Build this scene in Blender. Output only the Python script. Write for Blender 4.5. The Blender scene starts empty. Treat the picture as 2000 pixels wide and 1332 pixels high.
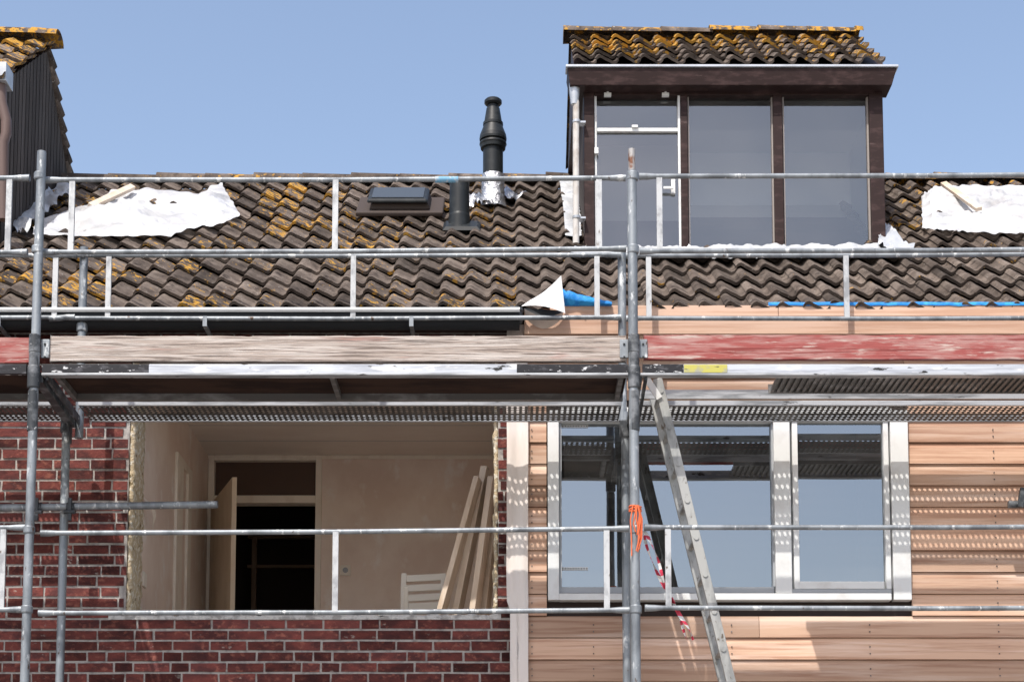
import bpy, math, random
import numpy as np
from mathutils import Vector, noise as mn
random.seed(7)
R=random.random
def U(a,b): return a+(b-a)*random.random()
# ---------------------------------------------------------------- survey helper (photo measurement -> metres)
F=3440.0; PT=math.radians(6.0); V0=1800-F*math.tan(PT); CZ=1.6
def ray(u,v):
    a=(u-1000)/F; b=(V0-v)/F
    return a, math.cos(PT)-b*math.sin(PT), math.sin(PT)+b*math.cos(PT)
def W(u,v,D):
    a,y,z=ray(u,v); t=D/y
    return Vector((a*t,D,CZ+z*t))
def WX(u,v,X):
    a,y,z=ray(u,v); t=X/a
    return Vector((X,y*t,CZ+z*t))
# ---------------------------------------------------------------- mesh builder
class MB:
    def __init__(s): s.v=[];s.f=[];s.sm=[];s.a=[];s.l=[]
    def add(s,vs,fs,smooth=False,var=.5,l=0.):
        o=len(s.v); s.v.extend([tuple(p) for p in vs])
        for f in fs:
            s.f.append(tuple(i+o for i in f)); s.sm.append(smooth); s.a.append(var); s.l.append(l)
    def hexa(s,p,var=.5):
        s.add(p,[(0,3,2,1),(4,5,6,7),(0,1,5,4),(1,2,6,5),(2,3,7,6),(3,0,4,7)],False,var)
    def box(s,x0,x1,y0,y1,z0,z1,var=.5,j=0):
        p=[(x0,y0,z0),(x1,y0,z0),(x1,y1,z0),(x0,y1,z0),(x0,y0,z1),(x1,y0,z1),(x1,y1,z1),(x0,y1,z1)]
        if j: p=[(a+U(-j,j),b+U(-j,j)*.8,c+U(-j,j)) for a,b,c in p]
        s.hexa(p,var)
    def pbox(s,u0,u1,v0,v1,D0,D1,var=.5):
        vm=(v0+v1)/2; um=(u0+u1)/2
        s.box(W(u0,vm,D0).x,W(u1,vm,D0).x,D0,D1,W(um,v1,D0).z,W(um,v0,D0).z,var)
    def beam(s,p0,p1,w,h,up=(0,1,0),var=.5):
        p0=Vector(p0);p1=Vector(p1);d=(p1-p0).normalized();up=Vector(up)
        a=d.cross(up).normalized(); b=a.cross(d).normalized(); a*=w/2; b*=h/2
        q=[p0-a-b,p0+a-b,p0+a+b,p0-a+b,p1-a-b,p1+a-b,p1+a+b,p1-a+b]
        s.add(q,[(0,3,2,1),(4,5,6,7),(0,1,5,4),(1,2,6,5),(2,3,7,6),(3,0,4,7)],False,var)
    def path(s,pts,r,n=14,caps=True,var=.5):
        pts=[Vector(p) for p in pts]; rs=r if isinstance(r,(list,tuple)) else [r]*len(pts)
        vs=[];fs=[];ref=None
        for i,p in enumerate(pts):
            d=(pts[min(i+1,len(pts)-1)]-pts[max(i-1,0)]).normalized()
            if ref is None:
                ref=Vector((0,0,1)) if abs(d.z)<.9 else Vector((0,1,0))
            a=d.cross(ref).normalized(); b=d.cross(a).normalized()
            for k in range(n):
                t=2*math.pi*k/n; vs.append(p+(a*math.cos(t)+b*math.sin(t))*rs[i])
        for i in range(len(pts)-1):
            for k in range(n):
                fs.append((i*n+k,i*n+(k+1)%n,(i+1)*n+(k+1)%n,(i+1)*n+k))
        s.add(vs,fs,True,var)
        if caps:
            for i in (0,len(pts)-1):
                s.add([vs[i*n+k] for k in range(n)],[tuple(range(n))],False,var)
    def tube(s,p0,p1,r,n=14,var=.5): s.path([p0,p1],r,n,True,var)
    def lathe(s,c,prof,n=32,var=.5):
        rings=[[(c[0]+r*math.cos(2*math.pi*k/n),c[1]+r*math.sin(2*math.pi*k/n),z) for k in range(n)] for z,r in prof]
        for i in range(len(prof)-1):
            s.add(rings[i]+rings[i+1],[(k,(k+1)%n,n+(k+1)%n,n+k) for k in range(n)],True,var)
        s.add(rings[0],[tuple(range(n))]); s.add(rings[-1],[tuple(range(n))])
    def grid(s,P,smooth=True,var=.5,l=0.):
        nr=len(P);nc=len(P[0]);vs=[p for r in P for p in r]
        fs=[(i*nc+j,i*nc+j+1,(i+1)*nc+j+1,(i+1)*nc+j) for i in range(nr-1) for j in range(nc-1)]
        s.add(vs,fs,smooth,var,l)
    def obj(s,name,mat,parent=None,bevel=0,solid=0):
        me=bpy.data.meshes.new(name); me.from_pydata(s.v,[],s.f)
        me.polygons.foreach_set('use_smooth',s.sm)
        A=me.attributes.new('var','FLOAT','FACE'); A.data.foreach_set('value',s.a)
        A=me.attributes.new('lich','FLOAT','FACE'); A.data.foreach_set('value',s.l)
        me.update()
        o=bpy.data.objects.new(name,me); bpy.context.scene.collection.objects.link(o)
        me.materials.append(mat)
        if parent: o.parent=parent
        if bevel:
            m=o.modifiers.new('b','BEVEL'); m.width=bevel; m.segments=2; m.limit_method='ANGLE'
        if solid:
            m=o.modifiers.new('s','SOLIDIFY'); m.thickness=solid
        return o
def empty(name):
    o=bpy.data.objects.new(name,None); bpy.context.scene.collection.objects.link(o); o.empty_display_size=.3
    return o
# ---------------------------------------------------------------- materials
def M(name,base,layers=(),rough=.6,metal=0,bump=None,var=0,alpha=1,spec=.25):
    m=bpy.data.materials.new(name); m.use_nodes=True; nt=m.node_tree; N=nt.nodes; L=nt.links
    b=N['Principled BSDF']; tc=N.new('ShaderNodeTexCoord')
    b.inputs['Roughness'].default_value=rough; b.inputs['Metallic'].default_value=metal
    b.inputs['Specular IOR Level'].default_value=spec
    b.inputs['Alpha'].default_value=alpha
    def nz(sc,seed,detail=8,rg=.6):
        mp=N.new('ShaderNodeMapping'); mp.inputs['Scale'].default_value=sc if isinstance(sc,tuple) else (sc,)*3
        mp.inputs['Location'].default_value=(seed*3.7,seed*1.9,seed*5.3)
        n=N.new('ShaderNodeTexNoise'); n.inputs['Scale'].default_value=1; n.inputs['Detail'].default_value=detail; n.inputs['Roughness'].default_value=rg
        L.new(tc.outputs['Object'],mp.inputs[0]); L.new(mp.outputs[0],n.inputs['Vector']); return n.outputs[0]
    rgb=N.new('ShaderNodeRGB'); rgb.outputs[0].default_value=(*base,1); cur=rgb.outputs[0]
    for i,(c,sc,lo,hi) in enumerate(layers):
        o=nz(sc,i+1); mr=N.new('ShaderNodeMapRange'); mr.inputs[1].default_value=lo; mr.inputs[2].default_value=hi
        L.new(o,mr.inputs[0]); 
        mx=N.new('ShaderNodeMix'); mx.data_type='RGBA'
        L.new(mr.outputs[0],mx.inputs[0]); L.new(cur,mx.inputs[6]); mx.inputs[7].default_value=(*c,1); cur=mx.outputs[2]
    if var:
        at=N.new('ShaderNodeAttribute'); at.attribute_name='var'
        ma=N.new('ShaderNodeMath'); ma.operation='MULTIPLY_ADD'; ma.inputs[1].default_value=2*var; ma.inputs[2].default_value=1-var
        L.new(at.outputs['Fac'],ma.inputs[0]); vm=N.new('ShaderNodeVectorMath'); vm.operation='SCALE'
        L.new(cur,vm.inputs[0]); L.new(ma.outputs[0],vm.inputs['Scale']); cur=vm.outputs[0]
    L.new(cur,b.inputs['Base Color'])
    if bump:
        sc,st,di=bump; o=nz(sc,9); bp=N.new('ShaderNodeBump'); bp.inputs['Strength'].default_value=st; bp.inputs['Distance'].default_value=di
        L.new(o,bp.inputs['Height']); L.new(bp.outputs[0],b.inputs['Normal'])
    return m
m_steel=M('galvanised_steel',(.27,.295,.315),[((.15,.165,.18),(9,9,3),.45,.62),((.58,.60,.60),(24,24,9),.59,.66),((.09,.06,.045),(30,30,14),.64,.70)],rough=.5,metal=.4,bump=(60,.4,.003))
m_steel_w=M('painted_steel',(.47,.485,.49),[((.28,.29,.30),(14,14,8),.48,.62),((.12,.09,.07),(35,35,25),.63,.70)],rough=.5,metal=.25,bump=(60,.3,.002))
m_steel_d=M('dark_steel',(.05,.055,.06),[((.18,.19,.20),(12,12,12),.5,.66),((.70,.70,.68),(9,30,30),.66,.69)],rough=.5,metal=.2,bump=(50,.3,.002))
m_beam=M('chipped_black_beam',(.018,.018,.021),[((.09,.09,.10),(12,30,30),.52,.66),((.55,.56,.57),(16,30,44),.61,.64)],rough=.5,bump=(40,.4,.002))
m_beamw=M('bare_aluminium_beam',(.50,.53,.57),[((.34,.36,.40),(2.5,12,40),.46,.60),((.62,.62,.61),(6,20,30),.56,.62),((.03,.03,.03),(9,30,34),.63,.66)],rough=.5,metal=.2,bump=(40,.3,.002))
m_beam2=M('aluminium_beam',(.42,.435,.45),[((.22,.23,.24),(3,20,30),.46,.60),((.06,.06,.06),(8,30,40),.62,.67)],rough=.5,metal=.3)
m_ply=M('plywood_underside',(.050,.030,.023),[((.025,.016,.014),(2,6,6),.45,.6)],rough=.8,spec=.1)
m_perf=M('perforated_steel',(.10,.095,.09),[((.05,.048,.045),(6,6,6),.45,.6)],rough=.6,metal=.2)
m_toe=M('weathered_toe_board',(.37,.31,.27),[((.52,.47,.43),(2,8,55),.44,.58),((.33,.18,.15),(1.1,6,14),.57,.68),((.19,.155,.135),(3,20,120),.53,.60),((.035,.028,.025),(1.3,20,80),.625,.655)],rough=.9,bump=((5,30,160),1,.008),spec=.1)
m_toe_r=M('red_painted_toe_board',(.30,.085,.078),[((.38,.21,.19),(4,20,30),.44,.60),((.46,.36,.32),(7,30,46),.56,.66),((.21,.055,.05),(2,30,60),.55,.62),((.045,.03,.03),(5,30,130),.65,.69)],rough=.85,bump=((7,30,150),.8,.005),spec=.15)
m_brick=M('red_brick',(.150,.044,.037),[((.075,.028,.027),(9,9,16),.40,.60),((.23,.085,.063),(26,26,34),.55,.68),((.30,.25,.22),(13,13,26),.66,.72)],rough=.9,bump=(55,.9,.007),var=.5,spec=.15)
m_mortar=M('mortar',(.42,.39,.36),[((.24,.22,.21),(20,20,20),.45,.65)],rough=.95,bump=(70,.8,.005),spec=.1)
m_cedar=M('cedar_cladding',(.54,.355,.25),[((.39,.225,.15),(1.2,9,38),.45,.62),((.63,.46,.36),(.7,5,14),.52,.64)],rough=.65,bump=((3,20,90),.3,.002),var=.28)
m_fascia=M('cedar_fascia',(.57,.39,.29),[((.46,.28,.19),(1.2,9,30),.46,.62)],rough=.65,bump=((3,20,90),.2,.002),var=.15)
m_white=M('white_paint',(.68,.69,.68),[((.58,.57,.55),(6,6,6),.5,.7)],rough=.4)
m_greyfr=M('grey_sash',(.34,.36,.38),rough=.4)
m_plaster=M('pinkish_plaster',(.82,.70,.61),[((.74,.60,.51),(2.2,2.2,1.8),.42,.6),((.86,.79,.73),(6,6,4),.56,.68)],rough=.9,bump=(14,.3,.006))
m_ceil=M('ceiling_board',(.82,.75,.68),[((.76,.68,.61),(1.5,4,3),.4,.65)],rough=.9)
m_trimw=M('cream_woodwork',(.82,.75,.65),[((.72,.63,.53),(7,7,4),.5,.66)],rough=.6)
m_brownwin=M('brown_glazing',(.10,.065,.05),rough=.3)
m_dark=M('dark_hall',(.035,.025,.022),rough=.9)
m_darkwood=M('dark_brown_paint',(.026,.014,.013),[((.055,.032,.030),(10,12,30),.5,.66),((.10,.07,.065),(5,30,60),.66,.70)],rough=.55,bump=((20,20,6),.2,.002),spec=.18)
m_membrane=M('white_membrane',(.74,.68,.63),[((.64,.56,.50),(5,5,1),.45,.65)],rough=.6,bump=((9,9,2),.5,.01))
def filmmat():
    m=M('white_plastic_film',(.74,.75,.76),[((.56,.57,.59),(5,5,5),.48,.66)],rough=.35)
    nt=m.node_tree;N=nt.nodes;L=nt.links;b=N['Principled BSDF']
    tc=N.new('ShaderNodeTexCoord'); n=N.new('ShaderNodeTexNoise'); n.inputs['Scale'].default_value=3; n.inputs['Detail'].default_value=3
    L.new(tc.outputs['Object'],n.inputs['Vector'])
    mx=N.new('ShaderNodeMix'); mx.data_type='RGBA'; mx.inputs[0].default_value=.25; L.new(tc.outputs['Object'],mx.inputs[6]); L.new(n.outputs[1],mx.inputs[7])
    v=N.new('ShaderNodeTexVoronoi'); v.feature='DISTANCE_TO_EDGE'; v.inputs['Scale'].default_value=7; L.new(mx.outputs[2],v.inputs['Vector'])
    bp=N.new('ShaderNodeBump'); bp.inputs['Strength'].default_value=.6; bp.inputs['Distance'].default_value=.05; L.new(v.outputs['Distance'],bp.inputs['Height']); L.new(bp.outputs[0],b.inputs['Normal'])
    tr=N.new('ShaderNodeBsdfTranslucent'); tr.inputs[0].default_value=(.6,.6,.6,1)
    tp=N.new('ShaderNodeBsdfTransparent'); m1=N.new('ShaderNodeMixShader'); m1.inputs[0].default_value=.2; L.new(b.outputs[0],m1.inputs[1]); L.new(tr.outputs[0],m1.inputs[2])
    mr=N.new('ShaderNodeMapRange'); mr.inputs[1].default_value=.42; mr.inputs[2].default_value=.78; mr.inputs[3].default_value=.0; mr.inputs[4].default_value=.45; L.new(n.outputs[0],mr.inputs[0])
    m2=N.new('ShaderNodeMixShader'); L.new(mr.outputs[0],m2.inputs[0]); L.new(m1.outputs[0],m2.inputs[1]); L.new(tp.outputs[0],m2.inputs[2]); L.new(m2.outputs[0],N['Material Output'].inputs[0])
    return m
m_plastic=filmmat()
m_sheetw=M('white_foil_sheet',(.72,.72,.72),rough=.5)
m_foil=M('silver_foil',(.62,.63,.65),[((.4,.41,.43),(16,16,16),.45,.6)],rough=.28,metal=.85,bump=(45,1,.012))
m_lead=M('lead_flashing',(.48,.50,.52),[((.62,.63,.64),(8,8,8),.48,.6)],rough=.5,metal=.3,bump=(30,.6,.008))
m_black=M('black_plastic',(.014,.017,.019),[((.03,.034,.035),(14,14,14),.5,.68)],rough=.45,spec=.3)
m_blue=M('blue_membrane',(.02,.22,.60),[((.04,.34,.73),(12,12,12),.5,.6)],rough=.5,bump=(20,.7,.01))
m_zinc=M('zinc',(.48,.51,.55),[((.36,.38,.40),(5,5,5),.45,.65)],rough=.4,metal=.4)
m_foam=M('insulation_foam',(.52,.42,.28),[((.72,.68,.58),(30,30,30),.5,.6),((.2,.15,.08),(22,22,22),.6,.66)],rough=.95,bump=(60,1,.015))
m_siding=M('dark_vertical_siding',(.062,.052,.046),[((.09,.078,.072),(20,20,2),.45,.65)],rough=.8,var=.2,spec=.1)
m_alu=M('ladder_aluminium',(.38,.385,.37),[((.23,.235,.23),(10,10,4),.45,.6),((.12,.10,.08),(40,40,20),.60,.68)],rough=.55,metal=.3)
m_timber=M('bare_timber',(.64,.54,.44),[((.52,.41,.31),(12,12,2),.45,.62)],rough=.75)
m_rope=M('orange_rope',(.66,.15,.06),rough=.8)
m_red=M('red_tape',(.55,.05,.09),rough=.5)
m_yellow=M('yellow_paint',(.44,.41,.10),[((.3,.3,.25),(12,12,12),.48,.60),((.05,.05,.05),(9,30,34),.62,.65)],rough=.6)
m_grnd=M('ground',(.34,.32,.29),[((.26,.245,.23),(.8,.8,.8),.4,.65)],rough=.95,bump=(4,.3,.02))
m_pipew=M('white_pipe',(.55,.53,.50),[((.36,.32,.28),(9,9,6),.5,.65)],rough=.5)
m_pipeg=M('grey_pipe',(.10,.11,.12),rough=.5)
m_curtain=M('pale_interior',(.52,.53,.54),rough=.9)
m_lowwall=M('low_interior_panel',(.34,.33,.32),rough=.9)
def glassmat(name,refl,tint,rcol=(.9,.93,.95)):
    m=bpy.data.materials.new(name); m.use_nodes=True; nt=m.node_tree; N=nt.nodes; L=nt.links
    N.remove(N['Principled BSDF']); out=N['Material Output']
    g=N.new('ShaderNodeBsdfGlossy'); g.inputs['Roughness'].default_value=0.015; g.inputs[0].default_value=(*rcol,1)
    t=N.new('ShaderNodeBsdfTransparent'); t.inputs[0].default_value=(*tint,1)
    lw=N.new('ShaderNodeFresnel'); lw.inputs[0].default_value=1.5
    ma=N.new('ShaderNodeMath'); ma.operation='MULTIPLY_ADD'; ma.inputs[1].default_value=1-refl; ma.inputs[2].default_value=refl
    L.new(lw.outputs[0],ma.inputs[0])
    tc=N.new('ShaderNodeTexCoord'); n=N.new('ShaderNodeTexNoise'); n.inputs['Scale'].default_value=1.3; L.new(tc.outputs['Object'],n.inputs['Vector'])
    bp=N.new('ShaderNodeBump'); bp.inputs['Strength'].default_value=.05; bp.inputs['Distance'].default_value=.02; L.new(n.outputs[0],bp.inputs['Height']); L.new(bp.outputs[0],g.inputs['Normal'])
    mx=N.new('ShaderNodeMixShader'); L.new(ma.outputs[0],mx.inputs[0]); L.new(t.outputs[0],mx.inputs[1]); L.new(g.outputs[0],mx.inputs[2])
    n2=N.new('ShaderNodeTexNoise'); n2.inputs['Scale'].default_value=2.2; n2.inputs['Detail'].default_value=6; L.new(tc.outputs['Object'],n2.inputs['Vector'])
    mr=N.new('ShaderNodeMapRange'); mr.inputs[1].default_value=.35; mr.inputs[2].default_value=.8; mr.inputs[3].default_value=.0; mr.inputs[4].default_value=.06; L.new(n2.outputs[0],mr.inputs[0])
    df=N.new('ShaderNodeBsdfDiffuse'); df.inputs[0].default_value=(.6,.58,.55,1)
    m2=N.new('ShaderNodeMixShader'); L.new(mr.outputs[0],m2.inputs[0]); L.new(mx.outputs[0],m2.inputs[1]); L.new(df.outputs[0],m2.inputs[2]); L.new(m2.outputs[0],out.inputs[0])
    return m
m_glass=glassmat('coated_window_glass',.27,(.35,.4,.4),(.84,.91,.97))
m_glassd=glassmat('dormer_glass',.14,(.80,.82,.82))
def tilemat():
    m=M('roof_tile',(.082,.065,.054),[((.150,.122,.102),(7,7,7),.42,.62),((.036,.028,.024),(13,13,13),.52,.68),((.34,.32,.29),(48,48,48),.65,.69)],rough=.92,bump=(60,.8,.007),var=.42,spec=.12)
    nt=m.node_tree;N=nt.nodes;L=nt.links;b=N['Principled BSDF']; src=b.inputs['Base Color'].links[0].from_socket
    tc=N.new('ShaderNodeTexCoord')
    def nz(s,d,off):
        mp=N.new('ShaderNodeMapping'); mp.inputs['Location'].default_value=(off,off,off); L.new(tc.outputs['Object'],mp.inputs[0])
        n=N.new('ShaderNodeTexNoise'); n.inputs['Scale'].default_value=s; n.inputs['Detail'].default_value=d; n.inputs['Roughness'].default_value=.65; L.new(mp.outputs[0],n.inputs['Vector']); return n.outputs[0]
    at=N.new('ShaderNodeAttribute'); at.attribute_name='lich'
    ad=N.new('ShaderNodeMath'); ad.operation='MULTIPLY_ADD'; ad.inputs[1].default_value=.22; L.new(at.outputs['Fac'],ad.inputs[0]); L.new(nz(20,6,3.3),ad.inputs[2])
    mr=N.new('ShaderNodeMapRange'); mr.inputs[1].default_value=.672; mr.inputs[2].default_value=.70; L.new(ad.outputs[0],mr.inputs[0])
    cr=N.new('ShaderNodeMix'); cr.data_type='RGBA'; L.new(nz(45,4,8.),cr.inputs[0]); cr.inputs[6].default_value=(.50,.19,.008,1); cr.inputs[7].default_value=(.36,.28,.08,1)
    mx=N.new('ShaderNodeMix'); mx.data_type='RGBA'; L.new(mr.outputs[0],mx.inputs[0]); L.new(src,mx.inputs[6]); L.new(cr.outputs[2],mx.inputs[7]); L.new(mx.outputs[2],b.inputs['Base Color'])
    return m
m_tile=tilemat()
# ---------------------------------------------------------------- roof geometry
SL=.73; CA=1/math.sqrt(1+SL*SL); SA=SL*CA
PE=W(1000,603,10.0); YE,ZE=PE.y,PE.z
def roofpt(u,v,h=0):
    a,y,z=ray(u,v); t=(ZE-CZ-SL*YE)/(z-SL*y)
    return Vector((a*t,y*t-h*SA,CZ+z*t+h*CA))
RT=roofpt(1000,356); YR=RT.y; ZR=RT.z
SLEN=(YR-YE)/CA; NR=12; RL=SLEN/NR; PER=.152
def tiles(mb,x0,x1,ye,ze,rows,rl,lich,skip=None,per=PER,amp=.021,th=.02,lift=.034,side=1):
    n=int(round((x1-x0)/per)); nx=10
    for r in range(rows):
        for c in range(n):
            xc=x0+c*per; s0=r*rl+U(-.008,.008); s1=(r+1)*rl+.03
            if skip and skip(xc+per/2,r): continue
            dj=U(-.004,.006); tj=U(-.016,.016); var=min(1,max(0,random.gauss(.5,.25))); lc=lich(xc,(r+.5)/rows)+U(-.45,.45)
            top=[];
            for k,(s,hh) in enumerate(((s0,lift),((s0+s1)/2,lift*.52),(s1,0))):
                row=[]
                for i in range(nx+1):
                    f=i/nx; x=xc+f*(per+.006)
                    ph=2*math.pi*f
                    w=amp*(math.sin(ph)+.28*math.sin(2*ph))
                    h=hh+w+dj+tj*(f-.5)*.6
                    y=ye+(s*CA)*side-h*SA*side; z=ze+s*SA+h*CA
                    row.append((x,y,z))
                top.append(row)
            mb.grid(top,True,var,lc)
            front=[[(p[0],p[1]+th*SA*side,p[2]-th*CA) for p in top[0]],top[0]]
            mb.grid(front,False,var*.8,lc+.1)
def ridge(mb,x0,x1,y,z,lich,L=.36,r=.085):
    x=x0
    while x<x1-.02:
        e=min(x+L,x1); var=R(); dz=U(-.008,.008); n=10; P=[]
        for (xx,rr) in ((x-.02,r*1.12),(x+.03,r*1.08),(e,r*.95)):
            P.append([(xx,y-math.cos(math.pi*k/n)*rr*1.15,z+dz+math.sin(math.pi*k/n)*rr*.75-.02) for k in range(n+1)])
        mb.grid(P,True,var,lich+U(-.3,.3))
        mb.add([(x-.02,y,z-.03)]+P[0],[(0,k+1,k+2) for k in range(n)],False,var,lich)
        x=e
# ================================================================= HOUSES
brick_house=empty('brick_house'); clad_house=empty('timber_clad_house'); nb=empty('neighbouring_house')
XS=W(1008,800,10.1).x            # party line
DW=10.15
DD=roofpt(1400,488).y
XL,XRr=W(1142,330,DD).x,W(1726,330,DD).x
def skipd(x,r):
    y=YE+(r+.5)*RL*CA
    return XL+.06<x<XRr-.06 and y>DD+.12
XN=-3.33
def skipn(x,r):
    y=YE+(r+.5)*RL*CA
    return x<XN-.05 and y>11.15
xsplit=XS
mb=MB(); tiles(mb,xsplit-44*PER,xsplit,YE-.04,ZE-.03,NR,RL,lambda x,s:.10+.42*mn.noise(Vector((x*.9,s*3,1.)))+.05*(s<.4),skipn)
ridge(mb,XN,XL,YR,ZR+.01,.25); mb.obj('roof_tiles',m_tile,brick_house)
mb=MB(); tiles(mb,xsplit,xsplit+40*PER,YE-.04,ZE-.03,NR,RL,lambda x,s:-.2+.45*(s>.55)*(x>XRr),skipd)
ridge(mb,XRr,6.2,YR,ZR+.01,.6); mb.obj('roof_tiles',m_tile,clad_house)
def roofbody(x0,x1,par):
    mb=MB(); e=.035; yb=YR+(YR-YE); 
    p=[(x0,YE,ZE-e-.02),(x1,YE,ZE-e-.02),(x1,YR,ZR-e-.02),(x0,YR,ZR-e-.02),(x0,yb,ZE-.06),(x1,yb,ZE-.06)]
    mb.add(p,[(0,1,2,3),(3,2,5,4)]); mb.add([p[0],p[3],p[4]],[(0,1,2)]); mb.add([p[1],p[2],p[5]],[(0,1,2)])
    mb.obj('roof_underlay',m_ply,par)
roofbody(xsplit-44*PER,xsplit,brick_house); roofbody(xsplit+.001,6.2,clad_house)
mb=MB(); YB=YR+(YR-YE)-.1
mb.box(-7,XS-.01,YB-.2,YB,0,ZE-.1); mb.box(-7,-6.8,DW+.32,YB-.2,0,ZE-.1); mb.obj('rear_wall',m_mortar,brick_house)
mb=MB(); mb.box(XS+.01,6.1,YB-.2,YB,0,ZE-.1); mb.box(5.9,6.1,DW+.3,YB-.2,0,ZE-.1); mb.box(XS+.02,XS+.2,DW+.3,YB-.2,0,ZE-.1); mb.obj('rear_wall',m_mortar,clad_house)
# ---- brick wall
OX0,OX1=W(250,1000,DW).x,W(972,1000,DW).x; OZ0=W(600,1203,DW).z; OZ1=W(600,700,DW).z; WT=W(600,628,DW).z
LX=-6.9; RX=XS-.0
core=MB(); c=.005
core.box(LX,OX0-.002,DW+c,DW+.3,0,WT); core.box(OX1+.002,RX,DW+c,DW+.3,0,WT); core.box(OX0-.002,OX1+.002,DW+c,DW+.3,0,OZ0-.008); core.box(OX0-.002,OX1+.002,DW+c,DW+.3,OZ1,WT)
core.obj('mortar_bed',m_mortar,brick_house)
mb=MB(); z=0;ch=.0635
while z<WT-.02:
    x=LX+U(-.2,0); 
    while x<RX:
        L=.205 if R()<.78 else .1
        a,b=x,x+L; x=b+.012
        if b<LX or a>RX-.02: continue
        b=min(b,RX-.002)
        segs=[(a,b)]
        if z+ch*.9>OZ0 and z<OZ1-.01:
            segs=[]
            if a<OX0: segs.append((a,min(b,OX0+U(-.02,.0))))
            if b>OX1: segs.append((max(a,OX1+U(0,.008)),b))
        for p,q in segs:
            if q-p>.02: mb.box(p,q,DW+U(-.003,.002),DW+.05,z,z+ch-.0135,min(1,max(0,random.gauss(.5,.27))),.0022)
    z+=ch
mb.obj('brick_courses',m_brick,brick_house)
def ragged(mb,x0,x1,y0,y1,z0,z1,amp,n=90,axis='z'):
    P=[]
    for i in range(n+1):
        t=i/n; k=lambda s:amp*mn.noise(Vector((t*38,s*7.3,s)))+amp*.6*mn.noise(Vector((t*110,s,2)))
        if axis=='z':
            z=z0+(z1-z0)*t; P.append([(x0+k(1),y1,z),(x0+k(1),y0+k(2)*.6,z),((x0+x1)/2,y0-.01+k(4),z),(x1+k(3),y0+k(2)*.6,z),(x1+k(3),y1,z)])
        else:
            x=x0+(x1-x0)*t; P.append([(x,y0,z0),(x,y0+k(4)*.5,z1+k(1)),(x,(y0+y1)/2,z1+.01+k(2)),(x,y1,z1+k(3))])
    mb.grid(P,True)
mb=MB(); ragged(mb,OX0-.004,OX0+.028,DW+.02,DW+.29,OZ0,OZ1,.014); ragged(mb,OX1-.022,OX1+.004,DW+.03,DW+.29,OZ0,OZ1,.012); mb.obj('insulation_edge',m_foam,brick_house)
mb=MB(); ragged(mb,OX0-.1,OX1+.02,DW-.004,DW+.29,OZ0-.02,OZ0+.010,.012,160,'x')
for i in range(26):
    x=U(OX0,OX1); s=U(.008,.028); mb.lathe((x,DW+U(.03,.2)),[(OZ0+.012,s),(OZ0+.012+s*.5,s*.8),(OZ0+.012+s*.9,s*.3)],6)
mb.obj('mortar_ledge',M('pale_mortar',(.56,.54,.51),[((.34,.32,.30),(20,20,20),.48,.6)],rough=.9,bump=(60,1,.01)),brick_house)
# ---- room
YI=DW+.3; XW=W(268,1000,YI).x; DB=12.85; FZ=W(500,985,DB).z-2.08; CEZ=W(500,889,DB).z; XRm=.02
mb=MB(); mb.box(XW-.1,XW,YI,DB,FZ,CEZ); mb.obj('room_left_wall',m_plaster,brick_house)
mb=MB(); mb.box(XRm-.08,XRm-.02,YI,DB,FZ,CEZ); mb.obj('room_right_wall',m_plaster,brick_house)
mb=MB(); mb.box(XW-.1,XRm,YI+.001,DB,CEZ,CEZ+.04); mb.obj('room_ceiling',m_ceil,brick_house)
mb=MB()
for i in range(1,6): y=YI+.4*i; mb.box(XW,XRm-.08,y,y+.004,CEZ-.002,CEZ-.0005)
mb.obj('ceiling_joints',m_greyfr,brick_house)
mb=MB(); mb.box(XW-.1,XRm,YI,DB+2,FZ-.1,FZ); mb.obj('room_floor',m_timber,brick_house)
mb=MB(); mb.box(XW,XRm-.08,YI-.0,YI+.03,FZ,OZ0-.02); mb.box(OX1+.03,XRm-.081,YI,YI+.03,OZ0-.02,CEZ); mb.obj('room_front_lining',m_plaster,brick_house)
dx0,dx1=W(406,1000,DB).x,W(628,1000,DB).x; dtop=W(500,893,DB).z
mb=MB(); mb.box(dx1,XRm-.02,DB,DB+.1,FZ,CEZ); mb.box(XW-.1,dx0,DB,DB+.1,FZ,CEZ); mb.box(dx0,dx1,DB,DB+.1,dtop,CEZ); mb.obj('room_back_wall',m_plaster,brick_house)
mb=MB(); ft=.045; zt0,zt1=W(500,968,DB).z,W(500,983,DB).z
mb.box(dx0,dx0+ft,DB-.02,DB+.09,FZ,dtop); mb.box(dx1-ft,dx1,DB-.02,DB+.09,FZ,dtop); mb.box(dx0+ft,dx1-ft,DB-.02,DB+.09,dtop-ft*.6,dtop)
mb.box(dx0+ft,dx1-ft,DB-.02,DB+.09,zt1,zt0)
mb.box(XW,XRm-.08,DB-.015,DB-.001,CEZ-.03,CEZ)
mb.obj('door_frame',m_trimw,brick_house,.004)
mb=MB(); mb.box(dx0+ft,dx1-ft,DB+.04,DB+.05,zt0,dtop-ft*.6); mb.obj('transom_pane',m_brownwin,brick_house)
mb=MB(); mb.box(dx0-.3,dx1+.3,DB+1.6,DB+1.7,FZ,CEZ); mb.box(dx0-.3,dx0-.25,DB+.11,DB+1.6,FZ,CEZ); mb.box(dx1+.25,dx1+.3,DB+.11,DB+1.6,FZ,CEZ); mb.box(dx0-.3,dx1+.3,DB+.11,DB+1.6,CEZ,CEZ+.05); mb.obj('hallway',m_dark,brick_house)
mb=MB(); 
for vv in (1048,1105): 
    p=W(560,vv,DB+1.3); mb.box(dx0+.1,dx1,DB+1.3,DB+1.35,p.z-.011,p.z+.011)
p=W(497,1100,DB+1.3).x; mb.box(p-.02,p+.02,DB+1.28,DB+1.33,FZ,W(500,1048,DB+1.3).z)
mb.obj('hallway_frame',M('hall_wood',(.20,.13,.09),rough=.6),brick_house)
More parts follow.
